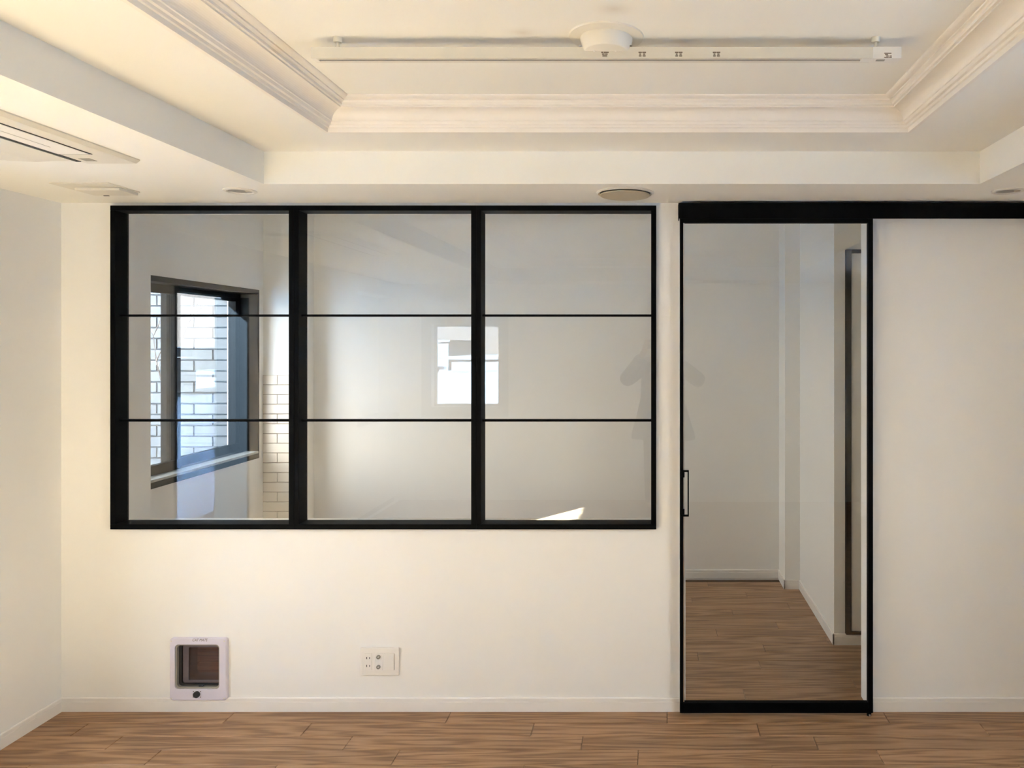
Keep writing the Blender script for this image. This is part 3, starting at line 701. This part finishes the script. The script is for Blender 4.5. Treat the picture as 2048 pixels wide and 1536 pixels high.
def house(x, y, w, d, top, m, roof, label):
    t = thing('house', (x, y, -12), label, 'building', 'city blocks beyond the rear windows')
    B('walls', (x - w / 2, x + w / 2, y - d / 2, y + d / 2, -12, top), m, t)
    B('roof_slab', (x - w / 2 - .3, x + w / 2 + .3, y - d / 2 - .3, y + d / 2 + .3, top, top + .25), roof, t)
    B('stair_house', (x - w * .2, x + w * .1, y - d * .2, y + d * .2, top + .25, top + 2.0), m, t)
    for k in range(4): B('window_band', (x - w / 2 + .5, x + w / 2 - .5, y + d / 2, y + d / 2 + .06, top - 2.2 - 3 * k, top - 1.0 - 3 * k), 'bblue', t)
hs = [(-4.2, -14, 7, 6, -1.2, 'bwhite', 'bwhite', 'near white block with a flat white roof below the rear window'),
      (-20, -24, 9, 8, -1.0, 'bwhite', 'bblue', 'white block with a blue grey roof further back on the left'),
      (-24, -50, 14, 10, -.5, 'bgrey', 'bblue', 'grey block with a blue grey roof in the middle distance'),
      (-8, -60, 16, 10, .3, 'bwhite', 'bwhite', 'long pale block straight behind the rear window'),
      (-48, -60, 20, 12, 1.0, 'bwhite', 'bblue', 'broad white block with a blue roof far to the left'),
      (-38, -95, 26, 14, 1.8, 'bgrey', 'bgrey', 'grey slab block on the skyline'),
      (-75, -80, 26, 16, 1.5, 'bwhite', 'bgrey', 'white slab block at the far left of the skyline'),
      (-30, -34, 8, 7, -3.0, 'bblue', 'bblue', 'low blue grey house among the white blocks')]
for a in hs: house(*a)
sh = thing('bare_shrub', (-2.93, 4.62, -.04), 'bare leafless shrub with thin dark twigs outside the black window', 'shrub')
bm = bmesh.new(); random.seed(5)
def grow(p, d, ln, r, k):
    q = p + d * ln; tube(bm, p, q, r, r * .72, 6)
    if k == 0: return
    for i in range(2 if k > 1 else 3):
        nd = (d + Vector((random.uniform(-.55, .55), random.uniform(-.55, .55), random.uniform(-.1, .45)))).normalized()
        grow(q, nd, ln * random.uniform(.6, .8), r * .66, k - 1)
grow(Vector((-2.93, 4.62, -.04)), Vector((0, 0, 1)), 1.30, .011, 0)
grow(Vector((-2.93, 4.62, 1.25)), Vector((.28, 0, 1)).normalized(), .32, .007, 0)
grow(Vector((-2.845, 4.62, 1.555)), Vector((.35, .05, 1)).normalized(), .10, .005, 3)
grow(Vector((-2.93, 4.62, 1.2)), Vector((-.2, -.1, 1)).normalized(), .25, .006, 2)
obj('branches', bm, 'bark', sh)

# ------------------------------------------------------------------ the photographer, mirrored in the glass
person = thing('person', (.11, -.42, 0), 'person in a flared charcoal coat raising a phone, mirrored in the glass', 'person')
def skinned(name, verts, edges, m, parent, sub=2, root=0):
    me = bpy.data.meshes.new(name); o0 = ORG[parent.name]
    me.from_pydata([Vector(v[0]) - o0 for v in verts], edges, []); me.update()
    o = bpy.data.objects.new(name, me); C.objects.link(o); o.parent = parent; ORG[o.name] = o0
    sm = o.modifiers.new('skin', 'SKIN'); sm.use_smooth_shade = True
    for i, v in enumerate(verts):
        r = v[1]; me.skin_vertices[0].data[i].radius = (r, r) if not isinstance(r, tuple) else r
        me.skin_vertices[0].data[i].use_root = (i == root)
    ss = o.modifiers.new('sub', 'SUBSURF'); ss.levels = sub; ss.render_levels = sub
    dg = bpy.context.evaluated_depsgraph_get(); dg.update()
    nm = bpy.data.meshes.new_from_object(o.evaluated_get(dg)); o.modifiers.clear(); o.data = nm
    nm.materials.clear(); nm.materials.append(M[m]); nm.polygons.foreach_set('use_smooth', [True] * len(nm.polygons))
    return o
PX, PY = .11, -.42
V = []; E = []
def vtx(x, y, z, r): V.append(((x, y, z), r)); return len(V) - 1
def chain(start, pts):
    p = start
    for q in pts:
        i = vtx(*q); E.append((p, i)); p = i
    return p
pel = vtx(PX, PY, .92, .14)
ch = chain(pel, [(PX, PY, 1.08, .13), (PX, PY, 1.24, .14), (PX, PY + .01, 1.36, .11)])
nk = chain(ch, [(PX, PY + .015, 1.425, .055), (PX - .005, PY + .04, 1.48, .052), (PX - .005, PY + .06, 1.53, .075), (PX - .005, PY + .065, 1.59, .084), (PX - .005, PY + .055, 1.645, .060)])
hands = []
PHX = .055
for s in (-1, 1):
    hx_ = PHX + s * .082
    w = chain(ch, [(PX + s * .13, PY, 1.375, .062), (PX + s * .185, PY + .02, 1.345, .056), (PX + s * .28, PY + .08, 1.265, .048), (PX + s * .33, PY + .15, 1.225, .044),
                   (hx_ + s * .10, -.16, 1.36, .036), (hx_ + s * .025, -.085, 1.475, .026), (hx_ + s * .012, -.062, 1.51, .027), (hx_ + s * .008, -.05, 1.535, .026)])
    for k, (dz, ln) in enumerate(((.028, .060), (.012, .068), (-.004, .064), (-.020, .052))):   # four fingers round the phone edge
        chain(w, [(hx_ + s * .014, -.036, 1.546 + dz, .0085), (hx_ + s * .006, -.022, 1.548 + dz, .0080), (hx_ - s * (ln - .040), -.0195, 1.549 + dz, .0070)])
    chain(w, [(hx_ + s * .004, -.050, 1.532, .0095), (hx_ - s * .012, -.044, 1.548, .0090), (hx_ - s * .026, -.040, 1.556, .0078)])   # thumb on the screen side
    chain(pel, [(PX + s * .085, PY, .82, .088), (PX + s * .09, PY + .01, .50, .058), (PX + s * .095, PY - .01, .30, .052), (PX + s * .095, PY - .015, .09, .036),
                (PX + s * .10, PY + .06, .045, .038), (PX + s * .105, PY + .13, .032, .030)])
body = skinned('body', V, E, 'skin', person, 2, 0)
# coat: closed flared shell of elliptical rings, plus sleeves grown as one skin
bm = bmesh.new(); rings = []
for z, rx, ry, oy in ((.70, .285, .215, 0), (.74, .282, .21, 0), (.90, .235, .18, 0), (1.06, .195, .158, 0), (1.20, .19, .158, .0), (1.31, .185, .145, .01), (1.375, .15, .115, .012), (1.42, .085, .08, .015), (1.445, .068, .066, .02)):
    rings.append([bm.verts.new((PX + rx * math.cos(2 * math.pi * i / 28) * (1 + .03 * math.cos(7 * 2 * math.pi * i / 28) * max(0, (1.1 - z) * 2)), PY + oy + ry * math.sin(2 * math.pi * i / 28), z)) for i in range(28)])
for a, b in zip(rings, rings[1:]):
    for i in range(28): bm.faces.new((a[i], a[(i + 1) % 28], b[(i + 1) % 28], b[i]))
coat = obj('coat', bm, 'coat', person, smooth=True)
for s in (-1, 1):
    hx_ = PHX + s * .082
    V2 = [((PX + s * .10, PY, 1.365), .075), ((PX + s * .185, PY + .02, 1.335), .078), ((PX + s * .28, PY + .08, 1.255), .075), ((PX + s * .335, PY + .15, 1.215), .070),
          ((hx_ + s * .10, -.16, 1.355), .055), ((hx_ + s * .045, -.105, 1.445), .046)]
    skinned('sleeve', V2, [(i, i + 1) for i in range(5)], 'coat', coat, 2)
for s in (-1, 1):
    V3 = [((PX + s * .085, PY, .84), .10), ((PX + s * .09, PY + .01, .50), .078), ((PX + s * .095, PY - .01, .30), .072), ((PX + s * .095, PY - .015, .10), .062)]
    skinned('trouser_leg', V3, [(0, 1), (1, 2), (2, 3)], 'trousers', person, 2)
    B('shoe', (PX + s * .10 - .045, PX + s * .10 + .045, PY - .07, PY + .19, 0.001, .085), 'hair', person, .03, 3)
bm = bmesh.new()
bmesh.ops.create_icosphere(bm, subdivisions=3, radius=1.0)
for v in list(bm.verts):
    v.co = Vector((v.co.x * .095, v.co.y * .105, v.co.z * .115))
bmesh.ops.delete(bm, geom=[v for v in bm.verts if v.co.y > .045 and v.co.z < .055], context='VERTS')
bm.transform(Matrix.Translation((PX - .005, PY + .048, 1.60)))
obj('hair', bm, 'hair', person, smooth=True)
for s in (-1, 1):
    bm = bmesh.new(); bmesh.ops.create_uvsphere(bm, u_segments=12, v_segments=8, radius=.012); bm.transform(Matrix.Translation((PX - .005 + s * .031, PY + .138, 1.585))); e_ = obj('eye', bm, 'plastic', person, smooth=True)
    bm = bmesh.new(); bmesh.ops.create_uvsphere(bm, u_segments=10, v_segments=6, radius=.006); bm.transform(Matrix.Translation((PX - .005 + s * .031, PY + .147, 1.585))); obj('iris', bm, 'hair', e_, smooth=True)
    bm = bmesh.new(); bmesh.ops.create_uvsphere(bm, u_segments=12, v_segments=8, radius=1); bm.transform(Matrix.Translation((PX - .005 + s * .088, PY + .055, 1.57)) @ Matrix.Diagonal((.012, .02, .032, 1))); obj('ear', bm, 'skin', person, smooth=True)
bm = bmesh.new(); bmesh.ops.create_uvsphere(bm, u_segments=12, v_segments=8, radius=1); bm.transform(Matrix.Translation((PX - .005, PY + .150, 1.553)) @ Matrix.Diagonal((.013, .018, .026, 1))); obj('nose', bm, 'skin', person, smooth=True)
bm = bmesh.new(); bmesh.ops.create_uvsphere(bm, u_segments=12, v_segments=8, radius=1); bm.transform(Matrix.Translation((PX - .005, PY + .132, 1.515)) @ Matrix.Diagonal((.024, .010, .008, 1))); obj('mouth', bm, mat('lips', (.45, .16, .14), .5, noise=.05), person, smooth=True)
ph = thing('phone', (PHX, -.03, H - .038), 'dark phone held up by the person mirrored in the glass', 'phone')
phb = B('phone_body', (PHX - .076, PHX + .076, -.035, -.027, H - .040, H + .036), 'screen', ph, .003, 3)
B('phone_screen', (PHX - .073, PHX + .073, -.0355, -.0349, H - .037, H + .033), 'screen', ph)
bm = bmesh.new(); lathe(bm, [(.0001, -.0255), (.009, -.0255), (.010, -.027), (.0001, -.027)], 0.0, 0, H, 20, 'y'); obj('lens', bm, 'grey', phb, smooth=True)
